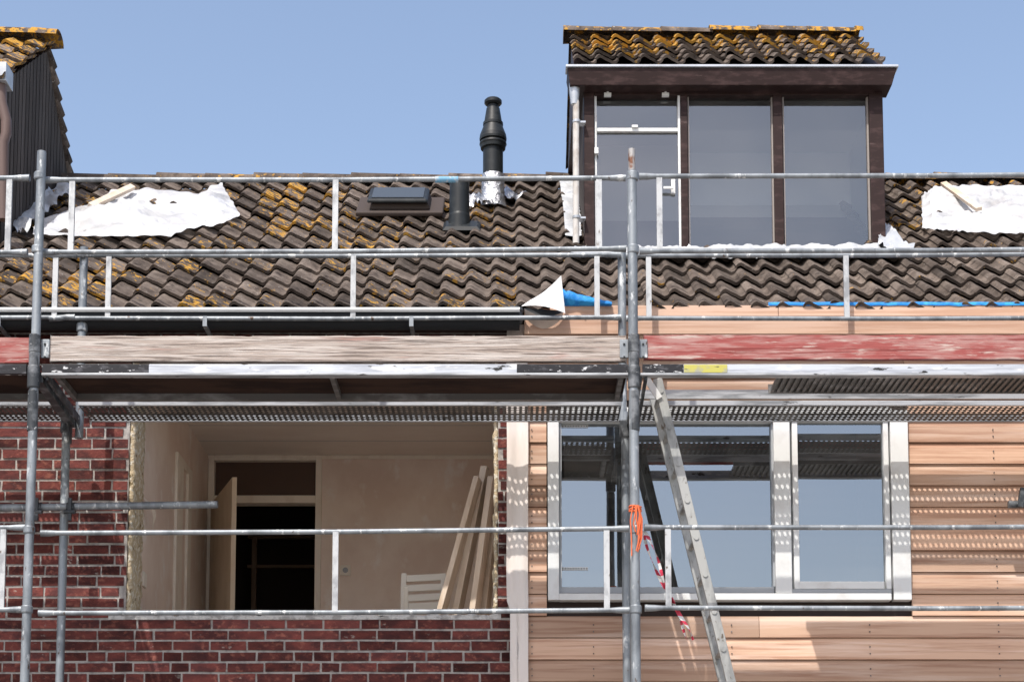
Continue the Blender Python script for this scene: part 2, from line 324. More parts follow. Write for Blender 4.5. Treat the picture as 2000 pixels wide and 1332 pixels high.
hx=dx0+ft; zt=zt1-.01; 
q=W(463,934,12.03); fp=Vector((q.x,12.03,0))
mb=MB(); mb.hexa([(hx-.02,DB-.03,FZ+.02),(fp.x-.035,fp.y,FZ+.02),(fp.x,fp.y,FZ+.02),(hx+.015,DB-.03,FZ+.02),(hx-.02,DB-.03,zt),(fp.x-.035,fp.y,zt),(fp.x,fp.y,zt),(hx+.015,DB-.03,zt)])
mb.obj('door_leaf',M('door_leaf_paint',(.78,.64,.48),[((.68,.54,.39),(4,4,2),.45,.62)],rough=.6),brick_house,.003)
mb=MB()
for (ua,ub) in ((340,352),(362,369)):
    pa=WX(ua,1000,XW).y; pb=WX(ub,1000,XW).y; mb.box(XW,XW+.02,pa,pb,FZ,WX(345,900,XW).z)
mb.box(XW,XW+.021,WX(340,1000,XW).y,WX(369,1000,XW).y,WX(345,900,XW).z-.0,WX(345,900,XW).z+.05)
mb.obj('wall_trim',m_trimw,brick_house,.003)
mb=MB(); p=WX(280,1132,XW); mb.box(XW,XW+.014,p.y-.045,p.y+.045,p.z-.045,p.z+.045); 
p=W(675,1114,DB); mb.box(p.x-.04,p.x+.04,DB-.016,DB,p.z-.04,p.z+.04); mb.obj('wall_sockets',m_trimw,brick_house,.004)
mb=MB(); p=W(675,1114,DB); mb.lathe((0,0),[(0,.02),(.004,.02)]); 
mb.v=[(p.x+a,DB-.018-c_,p.z+b) for a,b,c_ in mb.v]; mb.obj('socket_face',m_greyfr,brick_house)
# ---- gutter
mb=MB(); GX1=W(1015,605,9.85).x; zg=W(500,607,9.84).z; n=12
prof=[(9.92+.085*math.cos(math.pi+math.pi*k/n),zg-.085*math.sin(math.pi*k/n)) for k in range(n+1)]
P=[[(LX,y,z) for y,z in prof],[(GX1,y,z) for y,z in prof]]
mb.grid(P); mb.obj('gutter',M('gutter_underside',(.035,.038,.042),rough=.6,spec=.1),brick_house,solid=.003)
mb=MB(); mb.tube((LX,9.833,zg+.004),(GX1,9.833,zg+.004),.013); mb.box(LX,GX1,9.826,9.832,zg-.010,zg+.004); mb.obj('gutter_bead',m_white,brick_house)
mb=MB()
for u in (-400,5,405,805):
    p=W(u,630,9.9); mb.box(p.x-.012,p.x+.012,9.825,DW-.002,zg-.098,zg-.088); mb.box(p.x-.012,p.x+.012,9.815,9.822,zg-.1,zg-.04)
mb.obj('gutter_brackets',m_steel,brick_house)
mb=MB(); mb.box(LX,XS,9.98,10.1,zg-.04,zg+.02); mb.obj('eaves_board',m_darkwood,brick_house)
mb=MB(); mb.box(LX,XS-.05,DW-.06,DW-.012,WT-.012,WT+.03,); mb.obj('soffit_batten',M('reddish_batten',(.22,.10,.065),[((.12,.06,.045),(2,9,9),.5,.6)],rough=.8),brick_house)
mb=MB(); p=W(1003,600,9.9); mb.lathe((p.x,9.9),[(zg-.05,.05),(zg-.04,.052),(zg+.012,.052),(zg+.014,.058),(zg+.03,.058),(zg+.03,.046),(zg-.02,.045)]); mb.obj('gutter_outlet',m_pipeg,brick_house)
# ---- timber clad facade
DC=10.08
wx0,wx1=W(1069,1000,10.06).x,W(1778,1000,10.06).x; wz0,wz1=W(1400,1172,10.06).z,W(1400,800,10.06).z
CX0,CX1=W(1024,1000,DC).x,6.1
CT=W(1400,655,DC).z
mb=MB(); ch=.1285
z=W(1500,1244,DC).z-ch*20
while z<CT:
    zc=z+ch
    rngs=[(CX0,CX1)]
    if zc>wz0+.01 and z<wz1-.03: rngs=[(CX0,wx0-.004),(wx1+.004,CX1)]
    for a0,b0 in rngs:
        x=a0
        while x<b0-.001:
            e=b0
            if b0-a0>1: 
                e=min(b0,x+U(1.1,3.4)); 
                if b0-e<.4: e=b0
            var=min(1,max(0,random.gauss(.5,.32)))
            y0=DC+U(-.002,.002)
            top=min(zc-.009,CT)
            mb.add([(x,y0,z),(e,y0,z),(e,y0+.006,z+.095),(x,y0+.006,z+.095),(x,y0+.016,top+.006),(e,y0+.016,top+.006),(x,y0+.03,z),(e,y0+.03,z)],[(0,1,2,3),(3,2,5,4),(6,7,1,0),(0,3,4,6),(1,7,5,2)],False,var)
            x=e+.003
    z=zc
mb.obj('cedar_boards',m_cedar,clad_house)
mb=MB(); 
z=W(1500,1244,DC).z-ch*20
while z<CT-.1:
    for x in (wx0-.09,wx1+.5,wx1+1.3,CX0+.4,CX0+1.2,CX0+2.0):
        if CX0<x<6 and (z<wz0-.13 or x<wx0-.03 or x>wx1+.03):
            for dz in (.03,.07): mb.box(x-.003,x+.003,DC-.004,DC+.002,z+dz,z+dz+.006)
    z+=ch
mb.obj('cladding_nails',m_steel_d,clad_house)
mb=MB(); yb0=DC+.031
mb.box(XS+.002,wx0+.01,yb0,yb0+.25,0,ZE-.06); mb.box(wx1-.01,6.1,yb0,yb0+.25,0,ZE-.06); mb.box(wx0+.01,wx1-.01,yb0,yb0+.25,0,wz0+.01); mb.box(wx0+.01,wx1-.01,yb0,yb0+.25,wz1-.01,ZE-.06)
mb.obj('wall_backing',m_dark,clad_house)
mb=MB(); fx0=W(1024,630,9.95).x
def fz(v): return W(1400,v,9.95).z
mb.box(fx0,6.1,9.95,9.98,fz(652),fz(622),.4)
for a,b_ in ((fx0+.15,1.55),(1.553,3.4),(3.403,6.1)): mb.box(a,b_,9.945,9.98,fz(618),fz(597),U(.4,1))
mb.box(fx0,6.1,9.981,10.05,fz(652)+.01,fz(597)-.005,.5)
mb.box(fx0,6.1,9.97,10.09,fz(652)-.03,fz(652)-.002,.3)
mb.obj('fascia_boards',m_fascia,clad_house,.002)
mb=MB(); P=[]
for i in range(80):
    t=i/79; x=W(1500,592,9.95).x+(6.1-W(1500,592,9.95).x)*t; k=.008*mn.noise(Vector((x*9,0,0)))
    P.append([(x,9.94,fz(598)+k),(x,9.935+k,fz(592)+k),(x,10.0,fz(590)+.01)])
mb.grid(P)
P=[]
for i in range(14):
    t=i/13; u=1098+97*t; top=563+27*t**.8; P.append([W(u,top+3*mn.noise(Vector((t*8,1,0))),9.93+.05*mn.noise(Vector((t*9,0,0)))),W(u,(top+600)/2,9.90+.03*mn.noise(Vector((t*14,3,0)))),W(u,598,9.94)])
mb.grid(P); mb.obj('blue_breather_membrane',m_blue,clad_house)
mb=MB(); P=[]
for i in range(16):
    t=i/15; P.append([]); 
    for j in range(10):
        s=j/9
        A=Vector((1018,598)); B=Vector((1104,612)); C=Vector((1096,538)); 
        bl=A.lerp(B,s); tl=Vector((1036,586)).lerp(C,s); pt=bl.lerp(tl,t)
        pt.y-=7*math.sin(s*math.pi)*(1-t)-5*math.sin(s*math.pi)*t
        P[-1].append(W(pt.x,pt.y,9.88-.08*math.sin(s*2.4)*(1-t*.4)))
mb.grid(P); mb.obj('loose_membrane',m_sheetw,clad_house)
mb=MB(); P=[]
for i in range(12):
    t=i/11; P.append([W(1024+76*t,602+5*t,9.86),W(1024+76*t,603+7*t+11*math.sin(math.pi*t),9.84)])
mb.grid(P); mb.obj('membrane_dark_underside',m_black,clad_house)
mb=MB(); P=[]
for i in range(12):
    t=i/11; P.append([W(1024+76*t,603+7*t+11*math.sin(math.pi*t),9.845),W(1026+72*t,612+30*math.sin(math.pi*(t*.8+.1)),9.93)])
mb.grid(P); mb.obj('membrane_lower_flap',m_membrane,clad_house)
mb=MB(); P=[]
ztop_=W(1000,628,10.0).z
for i in range(100):
    z=ztop_*(1-i/99); P.append([])
    for j in range(9):
        s=j/8; x=XS-.055+.125*s+.01*mn.noise(Vector((z*2,1,0)))+(.015*(3-z)*.4 if z<3.4 else 0)
        if z<3.4 and j<4: x+=.02
        y=10.055+.018*mn.noise(Vector((s*5,z*1.3,4)))+.006*mn.noise(Vector((s*9,z*7,4)))
        P[-1].append((x,y,z))
mb.grid(P); mb.obj('membrane_strip',m_membrane,clad_house)
# ---- large window
mb=MB(); Dw=10.045; De=10.14
def pb(mb,u0,u1,v0,v1,a=Dw,b=De): mb.pbox(u0,u1,v0,v1,a,b)
pb(mb,1070,1092,800,1171); pb(mb,1742,1777,800,1171,Dw,De); pb(mb,1092.3,1741.7,1158,1171.3,Dw-.004,De); pb(mb,1092.3,1741.7,795,822)
pb(mb,1513,1545,822.3,1157.5,Dw-.002,De)
mb.obj('window_frame',m_white,clad_house,.004)
mb=MB(); pb(mb,1092.5,1512.5,1146,1157.5,Dw+.03); pb(mb,1092.5,1097,822.3,1145.5,Dw+.03); pb(mb,1508,1512.5,822.3,1145.5,Dw+.03); pb(mb,1545.5,1741.5,1150,1157.5,Dw+.012)
mb.obj('window_rebate',m_greyfr,clad_house)
mb=MB(); pb(mb,1549,1560,822.5,1149.5,Dw+.01); pb(mb,1728,1738,822.5,1149.5,Dw+.01); pb(mb,1560.3,1727.7,1135,1149.3,Dw+.01); mb.obj('opening_sash',m_white,clad_house,.003)
mb=MB(); pb(mb,1545.3,1548.7,822.5,1149.5,Dw+.04); pb(mb,1738.3,1741.7,822.5,1149.5,Dw+.04); mb.obj('sash_gap',m_greyfr,clad_house)
mb=MB(); 
g0=W(1097,1000,10.11).x; g1=W(1508,1000,10.11).x; g2=W(1560,1000,10.09).x; g3=W(1728,1000,10.09).x; zb=W(1300,1146,10.11).z; zt_=wz1-.02
mb.add([(g0,10.11,zb),(g1,10.11,zb),(g1,10.11,zt_),(g0,10.11,zt_)],[(0,1,2,3)]); zb2=W(1640,1136,10.09).z
mb.add([(g2,10.09,zb2),(g3,10.09,zb2),(g3,10.09,zt_),(g2,10.09,zt_)],[(0,1,2,3)]); mb.obj('window_glass',m_glass,clad_house)
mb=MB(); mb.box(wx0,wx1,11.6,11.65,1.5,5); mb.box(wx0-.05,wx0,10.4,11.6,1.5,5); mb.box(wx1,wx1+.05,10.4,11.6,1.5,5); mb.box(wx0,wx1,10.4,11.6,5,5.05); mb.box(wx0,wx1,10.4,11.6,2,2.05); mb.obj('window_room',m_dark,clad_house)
mb=MB(); mk=MB()
for v in (832,1110):
    for i in range(10):
        u=1097+i*5.2; mb.pbox(u,u+4.6,v-3,v+3,10.104,10.106); mk.pbox(u+1.3,u+3.2,v-1.3,v+1.3,10.102,10.1035)
mb.obj('glass_labels',m_white,clad_house); mk.obj('glass_label_marks',m_black,clad_house)
# ---- dormer
DR=empty('dormer'); DR.parent=clad_house
zdb=roofpt(1400,492).z-.02
mb=MB()
def fr(mb,u0,u1,v0,v1,a,b): mb.pbox(u0,u1,v0,v1,a,b)
fr(mb,1141,1161,150,489,DD,DD+.09); fr(mb,1700,1727,150,489,DD-.004,DD+.09); fr(mb,1330,1344,186,489,DD+.003,DD+.09); fr(mb,1512,1530,186,489,DD+.003,DD+.09)
fr(mb,1161.3,1699.7,150,186,DD+.001,DD+.09); fr(mb,1161.3,1699.7,484,492,DD-.02,DD+.09)
mb.obj('dormer_frame',m_darkwood,DR,.004)
DF=DD-.12
mb=MB(); fx0_,fx1_=W(1108,150,DF).x,W(1752,150,DF).x; z0=W(1400,164,DF).z; z1=W(1400,133,DF).z
mb.hexa([(fx0_+.02,DF+.02,z0),(fx1_-.03,DF+.02,z0),(fx1_-.03,DF+.2,z0),(fx0_+.02,DF+.2,z0),(fx0_,DF,z1),(fx1_,DF,z1),(fx1_,DF+.2,z1),(fx0_,DF+.2,z1)])
mb.obj('dormer_fascia',m_darkwood,DR,.003)
mb=MB(); mb.box(fx0_-.01,fx1_+.01,DF-.012,DF+.1,z1+.002,z1+.018); mb.obj('dormer_zinc_edge',m_zinc,DR,.003)
zE=z1+.045; yE=DF+.03
a,y_,z_=ray(1400,76); t=(zE-CZ-SL*yE)/(z_-SL*y_); yRd=y_*t; zRd=CZ+z_*t
tx0=W(1119,115,DF+.1).x; ntile=14; tper=(W(1722,115,DF+.1).x-tx0)/ntile; sl=(yRd-yE)/CA; nr=5
mb=MB(); tiles(mb,tx0,tx0+ntile*tper,yE,zE,nr,sl/nr,lambda x,s:.22+.62*s,per=tper); 
tiles(mb,tx0,tx0+ntile*tper,2*yRd-yE,zE,nr,sl/nr,lambda x,s:.4,per=tper,side=-1); ridge(mb,tx0-.02,tx0+ntile*tper+.02,yRd,zRd+.03,.70,L=.34,r=.08); mb.obj('dormer_roof_tiles',m_tile,DR)
mb=MB(); X0,X1=XL,XRr; yb=2*yRd-yE; zz=zE-.06
mb.add([(X0-.06,yE+.02,zz),(X1+.06,yE+.02,zz),(X1+.06,yRd,zRd-.07),(X0-.06,yRd,zRd-.07),(X0-.06,yb,zz),(X1+.06,yb,zz)],[(0,1,2,3),(3,2,5,4),(0,3,4),(1,5,2),(0,4,5,1)]); mb.obj('dormer_roof_core',m_darkwood,DR)
mb=MB()
for X in (X0,X1-.03): mb.box(X,X+.03,DD+.09,yb-.2,zdb-.3,zz)
mb.box(X0,X1,yb-.25,yb-.2,zdb-.3,zz); mb.obj('dormer_cheeks',m_siding,DR)
mb=MB(); mb.box(X0+.031,X1-.031,DD+.9,DD+.93,zdb-.3,zz-.01); mb.box(X0+.031,X1-.031,DD+.1,DD+.9,zz-.1,zz-.08); mb.box(X0+.031,X0+.04,DD+.1,DD+.9,zdb-.3,zz-.1); mb.box(X1-.04,X1-.031,DD+.1,DD+.9,zdb-.3,zz-.1); mb.obj('dormer_interior',m_curtain,DR)
mb=MB(); zl=W(1400,400,DD+.85).z; mb.box(X0+.05,X1-.05,DD+.86,DD+.89,zdb-.3,zl); 
p=W(1334,300,DD+.8).x; mb.box(X0+.05,p,DD+.78,DD+.80,zdb-.3,W(1400,262,DD+.78).z); mb.obj('dormer_low_panel',m_lowwall,DR)
mb=MB(); yg=DD+.05
def gl(u0,u1,v0,v1,D=yg,tilt=0):
    p=[W(u0,v1,D),W(u1,v1,D),W(u1,v0,D),W(u0,v0,D)]; p[0].y-=tilt; p[1].y-=tilt; mb.add(p,[(0,1,2,3)])
gl(1161,1330,186,250); gl(1164,1328,258,486,yg-.01,.03); gl(1343,1512,186,486); gl(1530,1700,186,486); mb.obj('dormer_glass',m_glassd,DR)
mb=MB(); fr(mb,1161.5,1166,186.5,484,DD+.02,DD+.06); fr(mb,1325,1329.6,186.5,484,DD+.01,DD+.06); fr(mb,1166.3,1324.7,250,257,DD+.015,DD+.06); fr(mb,1166.3,1324.7,186.5,189,DD+.03,DD+.06)
for u in (1187,1300): fr(mb,u-7,u+7,181,187,DD-.01,DD+.02); fr(mb,u-2,u+2,176,183,DD-.012,DD+.01)
fr(mb,1234,1246,244,249,DD,DD+.03); fr(mb,1161,1169,288,300,DD-.01,DD+.02)
fr(mb,1311,1319,350,378,DD-.004,DD+.02); fr(mb,1296,1315,364,369,DD-.03,DD-.02); mb.obj('casement_window_sash',m_white,DR,.002)
mb=MB()
for a_,b_ in ((1344.5,1347),(1508,1511.5),(1530.5,1533),(1695,1699)): fr(mb,a_,b_,187,484,DD+.03,DD+.06)
for a_,b_ in ((1347.2,1507.8),(1533.2,1694.8)): fr(mb,a_,b_,187,190,DD+.03,DD+.06); 
mb.obj('glazing_beads',M('glazing_bead',(.30,.27,.25),rough=.6),DR)
mb=MB(); yp=DD-.05; pts=[W(1121,172,yp),W(1122,185,yp),W(1125,200,yp),W(1125,476,yp)]
mb.path(pts,.021); mb.obj('dormer_downpipe',m_pipew,DR)
mb=MB(); p=W(1122,185,yp); mb.lathe((p.x,yp),[(p.z-.07,.024),(p.z,.032),(p.z+.07,.036),(p.z+.07,.02)])
for v in (238,425): 
    p=W(1126,v,yp); mb.lathe((p.x,yp),[(p.z-.008,.026),(p.z+.008,.026)],16); mb.box(p.x,p.x+.06,yp,yp+.06,p.z-.006,p.z+.006)
mb.obj('pipe_brackets',m_zinc,DR)
def strip(mb,top,bot,n=60,rows=6,h=.05,amp=.02,fr_=6,seed=0,edge=0,film=False):
    def ev(pl,t):
        k=t*(len(pl)-1); i=min(int(k),len(pl)-2); return Vector(pl[i]).lerp(Vector(pl[i+1]),k-i)
    P=[]
    for j in range(rows+1):
        row=[]
        for i in range(n+1):
            t=i/n; q=ev(top,t).lerp(ev(bot,t),j/rows)
            e=edge*(1 if j in(0,rows) else (.6 if film else 0))
            q.x+=e*mn.noise(Vector((t*fr_*5,j*.15,seed))); q.y+=e*mn.noise(Vector((t*fr_*5,j*.15,seed+5)))
            pp=roofpt(q.x,q.y)
            if film:
                tp=min(1,min(j/rows,1-j/rows)*4,min(t,1-t)*8); x,y=pp.x,pp.y*1.4
                warp=mn.noise(Vector((x*1.5,y*1.5,seed)))*1.6
                hh=h+.02*tp+tp*(.05*mn.noise(Vector((x*2.3,y*2.0,seed)))+.055*(.4-abs(mn.noise(Vector((x*2.6+warp,y*3.2-x,seed+2))))*1.6)+.02*(.3-abs(mn.noise(Vector((x*6-warp*3,y*6+x*4,seed+4))))*1.5))
            else:
                hh=h+amp*mn.noise(Vector((pp.x*fr_,pp.y*fr_,seed)))+amp*.8*(abs(mn.noise(Vector((pp.x*fr_*1.7+pp.y*3,pp.y*fr_*2,seed+3))))-.2)
            row.append(pp+Vector((0,-hh*SA,hh*CA)))
        P.append(row)
    mb.grid(P)
mb=MB(); strip(mb,[(1112,500),(1400,497),(1785,494)],[(1112,516),(1400,520),(1778,517)],160,4,.06,.02,14,1,4)
strip(mb,[(1092,362),(1100,420),(1104,476)],[(1130,362),(1132,420),(1136,478)],60,5,.05,.02,12,2,5)
strip(mb,[(1728,455),(1745,470),(1775,500)],[(1715,480),(1712,500),(1735,512)],20,5,.07,.04,12,4,3)
mb.obj('dormer_flashing',m_lead,DR)
# ---- roof window
c0=roofpt(782,424); ex=Vector((1,0,0)); es=Vector((0,CA,SA)); en=Vector((0,-SA,CA))
def lb(mb,x0,x1,s0,s1,n0,n1,k=0):
    q=[]
    for (n,kk) in ((n0,0),(n1,k)):
        for (x,s) in ((x0+kk,s0+kk),(x1-kk,s0+kk),(x1-kk,s1-kk),(x0+kk,s1-kk)): q.append(c0+ex*x+es*s+en*n)
    mb.hexa(q)
SK=empty('roof_window'); 
mb=MB(); lb(mb,-.30,.30,-.12,.32,.03,.062); lb(mb,-.21,.21,-.06,.28,.062,.105,.015); mb.obj('flashing_kerb',M('kerb_brown',(.055,.042,.036),rough=.7),SK,.01)
mb=MB(); lb(mb,-.225,.20,-.08,.27,.112,.140,.012); mb.obj('lid_frame',m_black,SK,.012)
mb=MB(); lb(mb,-.19,.165,-.05,.24,.141,.146); mb.obj('lid_glazing',M('smoked_glazing',(.05,.06,.07),rough=.35,spec=.5),SK)
# ---- flue
FL=empty('boiler_flue'); b=roofpt(962,408); yf=b.y; sc=lambda v:W(963,v,yf).z; px=yf/F*1.05
mb=MB(); x=W(963,270,yf).x
pr=[(350,19.5),(292,19.5),(291.5,24),(286,25),(283,26.5),(280,26),(280,21),(276,21),(276,26),(272,26.5),(265,25.5),(250,19.5),(246,18.5),(246,19.5),(241,19.5),(240,17.5),(213,13),(213,10.5),(206,10.5),(206,14),(203,17),(198,17),(195,14)]
mb.lathe((x,yf),[(sc(v),r*px) for v,r in pr]); 
mb.obj('flue_cowl',m_black,FL)
mb=MB(); n=28;P=[]
for v in range(343,412,3):
    z=sc(v); k=(v-343)/69
    P.append([(x+(21.5+7*k*k*k+2.5*mn.noise(Vector((v*.3,t*.9,0))))*px*math.cos(t*2*math.pi/n),yf+(21.5+7*k**3+2.5*mn.noise(Vector((v*.3,t*.9,0))))*px*math.sin(t*2*math.pi/n),z) for t in list(range(n))+[0]])
mb.grid(P)
strip(mb,[(915,398),(962,392),(1030,390)],[(917,412),(962,414),(1000,402)],40,8,.06,.05,14,7,6)
mb.obj('foil_wrap',m_foil,FL)
VP=empty('vent_pipe'); b=roofpt(897,452); x=b.x; yv=b.y
mb=MB(); z=lambda v:W(897,v,yv).z; px2=yv/F*1.04
mb.lathe((x,yv),[(z(470),22*px2),(z(424),21*px2),(z(420),20*px2),(z(362),19*px2),(z(357),20*px2),(z(357),15*px2)])
c0=roofpt(900,458); lb(mb,-.12,.13,-.03,.16,.035,.055,.02); mb.obj('pipe_and_base',m_black,VP)
# ---- plastic sheets
mb=MB(); strip(mb,[(70,452),(140,424),(190,410),(220,386),(300,384),(390,394),(432,370)],[(66,474),(150,478),(250,477),(335,477),(372,462),(430,455),(470,436)],200,60,.055,.0,4.2,3,5,True)
mb.obj('plastic_sheet',m_plastic)
mb=MB(); strip(mb,[(1798,398),(1822,380),(1880,377),(2000,378),(2150,380)],[(1800,462),(1845,466),(1900,470),(2000,473),(2150,475)],170,60,.055,.0,4.2,8,5,True)
mb.obj('plastic_sheet',m_plastic)
mb=MB(); mb.beam(roofpt(1838,398,.14),roofpt(1908,444,.12),.045,.025); mb.obj('wooden_batten',m_timber,None,.003)
mb=MB(); mb.beam(roofpt(180,432,.10),roofpt(262,396,.11),.045,.03); mb.obj('wooden_batten',m_timber,None,.003)
# ---- neighbouring house
pA=WX(92,100,XN); pBk=WX(133,345,XN); yfN=DD
poly=[(yfN,ZE-.2),(yfN,pA.z-(pA.y-yfN)*SL),(pA.y,pA.z),(pBk.y,pBk.z),(pBk.y+.3,pBk.z-.4),(pBk.y+.3,ZE-.2)]
def ztop(y):
    if y<pA.y: return pA.z-(pA.y-y)*SL
    return pA.z+(pBk.z-pA.z)*(y-pA.y)/(pBk.y-pA.y)
mb=MB(); y=yfN
while y<pBk.y+.25:
    e=y+.082; mb.add([(XN,y,ZE-.3),(XN,e-.012,ZE-.3),(XN,e-.012,ztop(e)),(XN,y,ztop(y)),(XN-.012,e-.012,ZE-.3),(XN-.012,e-.012,ztop(e)),(XN-.012,e,ZE-.3),(XN-.012,e,ztop(e))],[(0,1,2,3),(1,4,5,2),(4,6,7,5)],False,R()); y=e
mb.obj('side_cladding',m_siding,nb)
mb=MB(); mb.add([(XN-.02,a,b) for a,b in poly]+[(-7,a,b) for a,b in poly],[(0,1,2,3,4,5),(0,6,7,1),(1,7,8,2),(2,8,9,3),(3,9,10,4)]); mb.obj('upper_storey',m_darkwood,nb)
mb=MB(); zt0n=pA.z-(pA.y-yfN+.2)*SL+.07; sln=(pA.y-yfN+.2)/CA
tiles(mb,XN+.05-26*PER,XN+.05,yfN-.2,zt0n,5,sln/5,lambda x,s:.25+.5*s); ridge(mb,-7,XN+.09,pA.y,pA.z+.1,.85,r=.1)
for i in range(8):
    A0=Vector((XN-.02,pA.y+.02,pA.z+.03)); B0=Vector((XN-.02,pBk.y+.02,pBk.z+.02))
    a=A0.lerp(B0,i/8); b2=A0.lerp(B0,i/8+1.2/8)
    mb.path([a,b2+Vector((0,.025,.02))],[.038,.058],10,var=R())
mb.obj('roof_tiles',m_tile,nb)
mb=MB(); yq=yfN-.12; q=W(-200,130,yq); q2=W(18,166,yq); q1=W(18,130,yq); mb.box(q.x,q1.x,yq-.06,yq+.1,q2.z,q1.z); mb.obj('box_gutter',m_zinc,nb,.004)
mb=MB(); mb.path([W(2,166,yq),W(3,200,yq),W(12,235,yq),W(12,262,yq),W(6,280,yq),W(6,430,yq)],.034); mb.obj('downpipe',M('brown_pipe',(.13,.09,.08),rough=.5),nb)
mb=MB(); strip(mb,[(22,452),(80,396),(133,368)],[(44,478),(100,428),(142,388)],30,6,.07,.05,9,5,4); mb.obj('lead_flashing',m_lead,nb)
# ================================================================= SCAFFOLDING
SC=empty('scaffolding')
X0=W(64,800,9).x; X1=W(1239,800,9).x; LB=X1-X0; XP=[X0-LB,X0,X1,X1+LB]
ZD=W(600,730,9.0).z; PR=.0242
ztl=W(75,297,9).z; ztc=W(1231,335,9).z; ztc2=W(1231,292,9).z; YIN=9.88
mb=MB()
for X in (XP[0],XP[3]): mb.tube((X,9,.02),(X,9,ztl),PR)
mb.tube((X0-.01,9,.02),(X0+.008,9,ztl),PR)
mb.tube((X1,9,.02),(X1-.004,9,ztc),.0255)
xi0=W(124,1050,YIN).x; xi1=W(162,570,YIN).x; xc=W(1215,600,YIN).x; xcl=W(1222,950,YIN).x; zit=W(160,484,YIN).z
mb.tube((xi0,YIN,.02),(xi0,YIN,ZD+.1),PR); mb.tube((xi1,YIN,ZD-.1),(xi1,YIN,zit),PR)
mb.tube((xcl,YIN,.02),(xcl,YIN,ZD+.05),PR); mb.tube((xc,YIN,ZD+.0),(xc,YIN,zit),PR); mb.tube((xc+LB,YIN,.02),(xc+LB,YIN,zit),PR); mb.tube((xi0-LB,YIN,.02),(xi0-LB,YIN,zit),PR)
mb.obj('standards',m_steel,SC)
mb=MB(); mb.tube((X1-.004,9,ztc),(X1-.004,9,ztc2),.0185); mb.obj('spigot',M('rusty_spigot',(.36,.35,.34),[((.16,.07,.04),(20,20,12),.48,.6)],rough=.6,metal=.3),SC)
mb=MB()
def collar(x,y,z,r=.034,h=.05): mb.lathe((x,y),[(z-h/2,r*.9),(z-h/2+.006,r),(z+h/2-.006,r),(z+h/2,r*.9)],18)
for v in (345,488,1035,1190): 
    collar(X1,9,W(1239,v,9).z,.031,.045); collar(X0,9,W(64,v,9).z,.030,.04)
collar(xi1,YIN,W(162,640,YIN).z,.032,.05); collar(xi1,YIN,W(162,615,YIN).z,.03,.03)
mb.obj('couplers',m_steel,SC)
mb=MB()
for X in (X0,X1):
    collar(X,9,ZD-.02,.033,.12); collar(X,9,ZD+.16,.030,.1); collar(X,9,ZD+.07,.028,.09); collar(X,9,ZD-.2,.0275,.22)
collar(xi0,YIN,ZD-.02,.034,.1); collar(xcl,YIN,ZD-.05,.034,.1)
mb.obj('node_collars',m_steel_d,SC)
def guard(mbr,mbu,xa,xb,y,za,zb,za2,zb2,ups,r=.0135):
    for (a,b_) in ((za,za2),(zb,zb2)):
        mbr.path([(xa,y,a),(xa+.05,y,a),(xa+.09,y,a+.001),((xa+xb)/2,y+.004,(a+b_)/2-.004),(xb-.09,y,b_),(xb-.05,y,b_),(xb,y,b_)],[.019,.017,r,r,r,.017,.019],12)
    for x in ups:
        t=(x-xa)/(xb-xa); zt=za+(za2-za)*t; zb_=zb+(zb2-zb)*t
        mbu.box(x-.015,x+.015,y-.009,y+.009,zb_,zt)
mr=MB(); mu=MB()
zz=lambda u,v,D:W(u,v,D).z; xx=lambda u,v,D:W(u,v,D).x
def G(ua,ub,va,va2,vb,vb2,D,us):
    xa,xb=xx(ua,va,D),xx(ub,va,D)
    guard(mr,mu,xa,xb,D,zz(ua,va,D),zz(ua,vb,D),zz(ub,va2,D),zz(ub,vb2,D),[xx(u,(va+vb)/2,D) for u in us])
G(88,1222,352,348,493,486,9.05,[140,655,1170])
G(-1100,58,349,348,494,493,9.05,[-900,-460,17])
G(1248,2420,345,338,491,484,9.05,[1288,2370])
G(100,1212,499,498,622,620,YIN-.04,[212,690,1166])
G(-900,150,497,499,622,620,YIN-.04,[-400,108])
G(1222,2330,500,494,622,620,YIN-.04,[1267,1653,2050])
G(80,1228,1041,1032,1197,1191,9.05,[655,1185])
G(-1100,50,1030,1030,1190,1190,9.05,[-500,5])
G(1258,2420,1030,1026,1187,1185,9.05,[1305,2330])
mr.obj('guardrails',m_steel,SC); mu.obj('guardrail_uprights',m_steel_w,SC)
mb=MB(); mb.path([(xx(850,350,9.05),9.05,zz(850,350,9.05)-.0035),(xx(895,350,9.05),9.05,zz(895,350,9.05)-.003)],.0165,12); mb.obj('blue_tape_wrap',M('faded_blue',(.15,.33,.48),[((.4,.45,.5),(30,30,30),.5,.6)],rough=.6),SC)
def toe(xa,xb,mat,v0=657,v1=707):
    mb=MB(); z0=zz(600,v1,9.04); z1=zz(600,v0,9.04); n=int((xb-xa)/.02)
    vs=[];fs=[]
    for i in range(n+1):
        x=xa+(xb-xa)*i/n; k=.005*mn.noise(Vector((x*6,0,3)))-.012*max(0,mn.noise(Vector((x*14,0,8)))-.35); k2=.003*mn.noise(Vector((x*9,2,3)))
        vs+= [(x,9.03,z0+k2),(x,9.03,z1+k),(x,9.062,z1+k),(x,9.062,z0+k2)]
    for i in range(n):
        a=i*4
        for q in range(4): fs.append((a+q,a+(q+1)%4,a+4+(q+1)%4,a+4+q))
    fs+=[(0,1,2,3),(n*4+3,n*4+2,n*4+1,n*4)]
    mb.add(vs,fs); mb.obj('toe_board',mat,SC,.004)
toe(X0+.075,X1-.04,m_toe); toe(X0-LB+.05,X0-.03,m_toe_r,660,710); toe(X1+.055,X1+LB-.03,m_toe_r,655,703)
mb=MB()
for X,s in ((X0,1),(X1,-1),(X1,1)):
    a=X+s*.028; mb.box(min(a,a+s*.045),max(a,a+s*.045),9.018,9.029,zz(600,700,9.03),zz(600,664,9.03))
mb.obj('toe_board_clips',m_steel,SC,.003)
mb=MB()
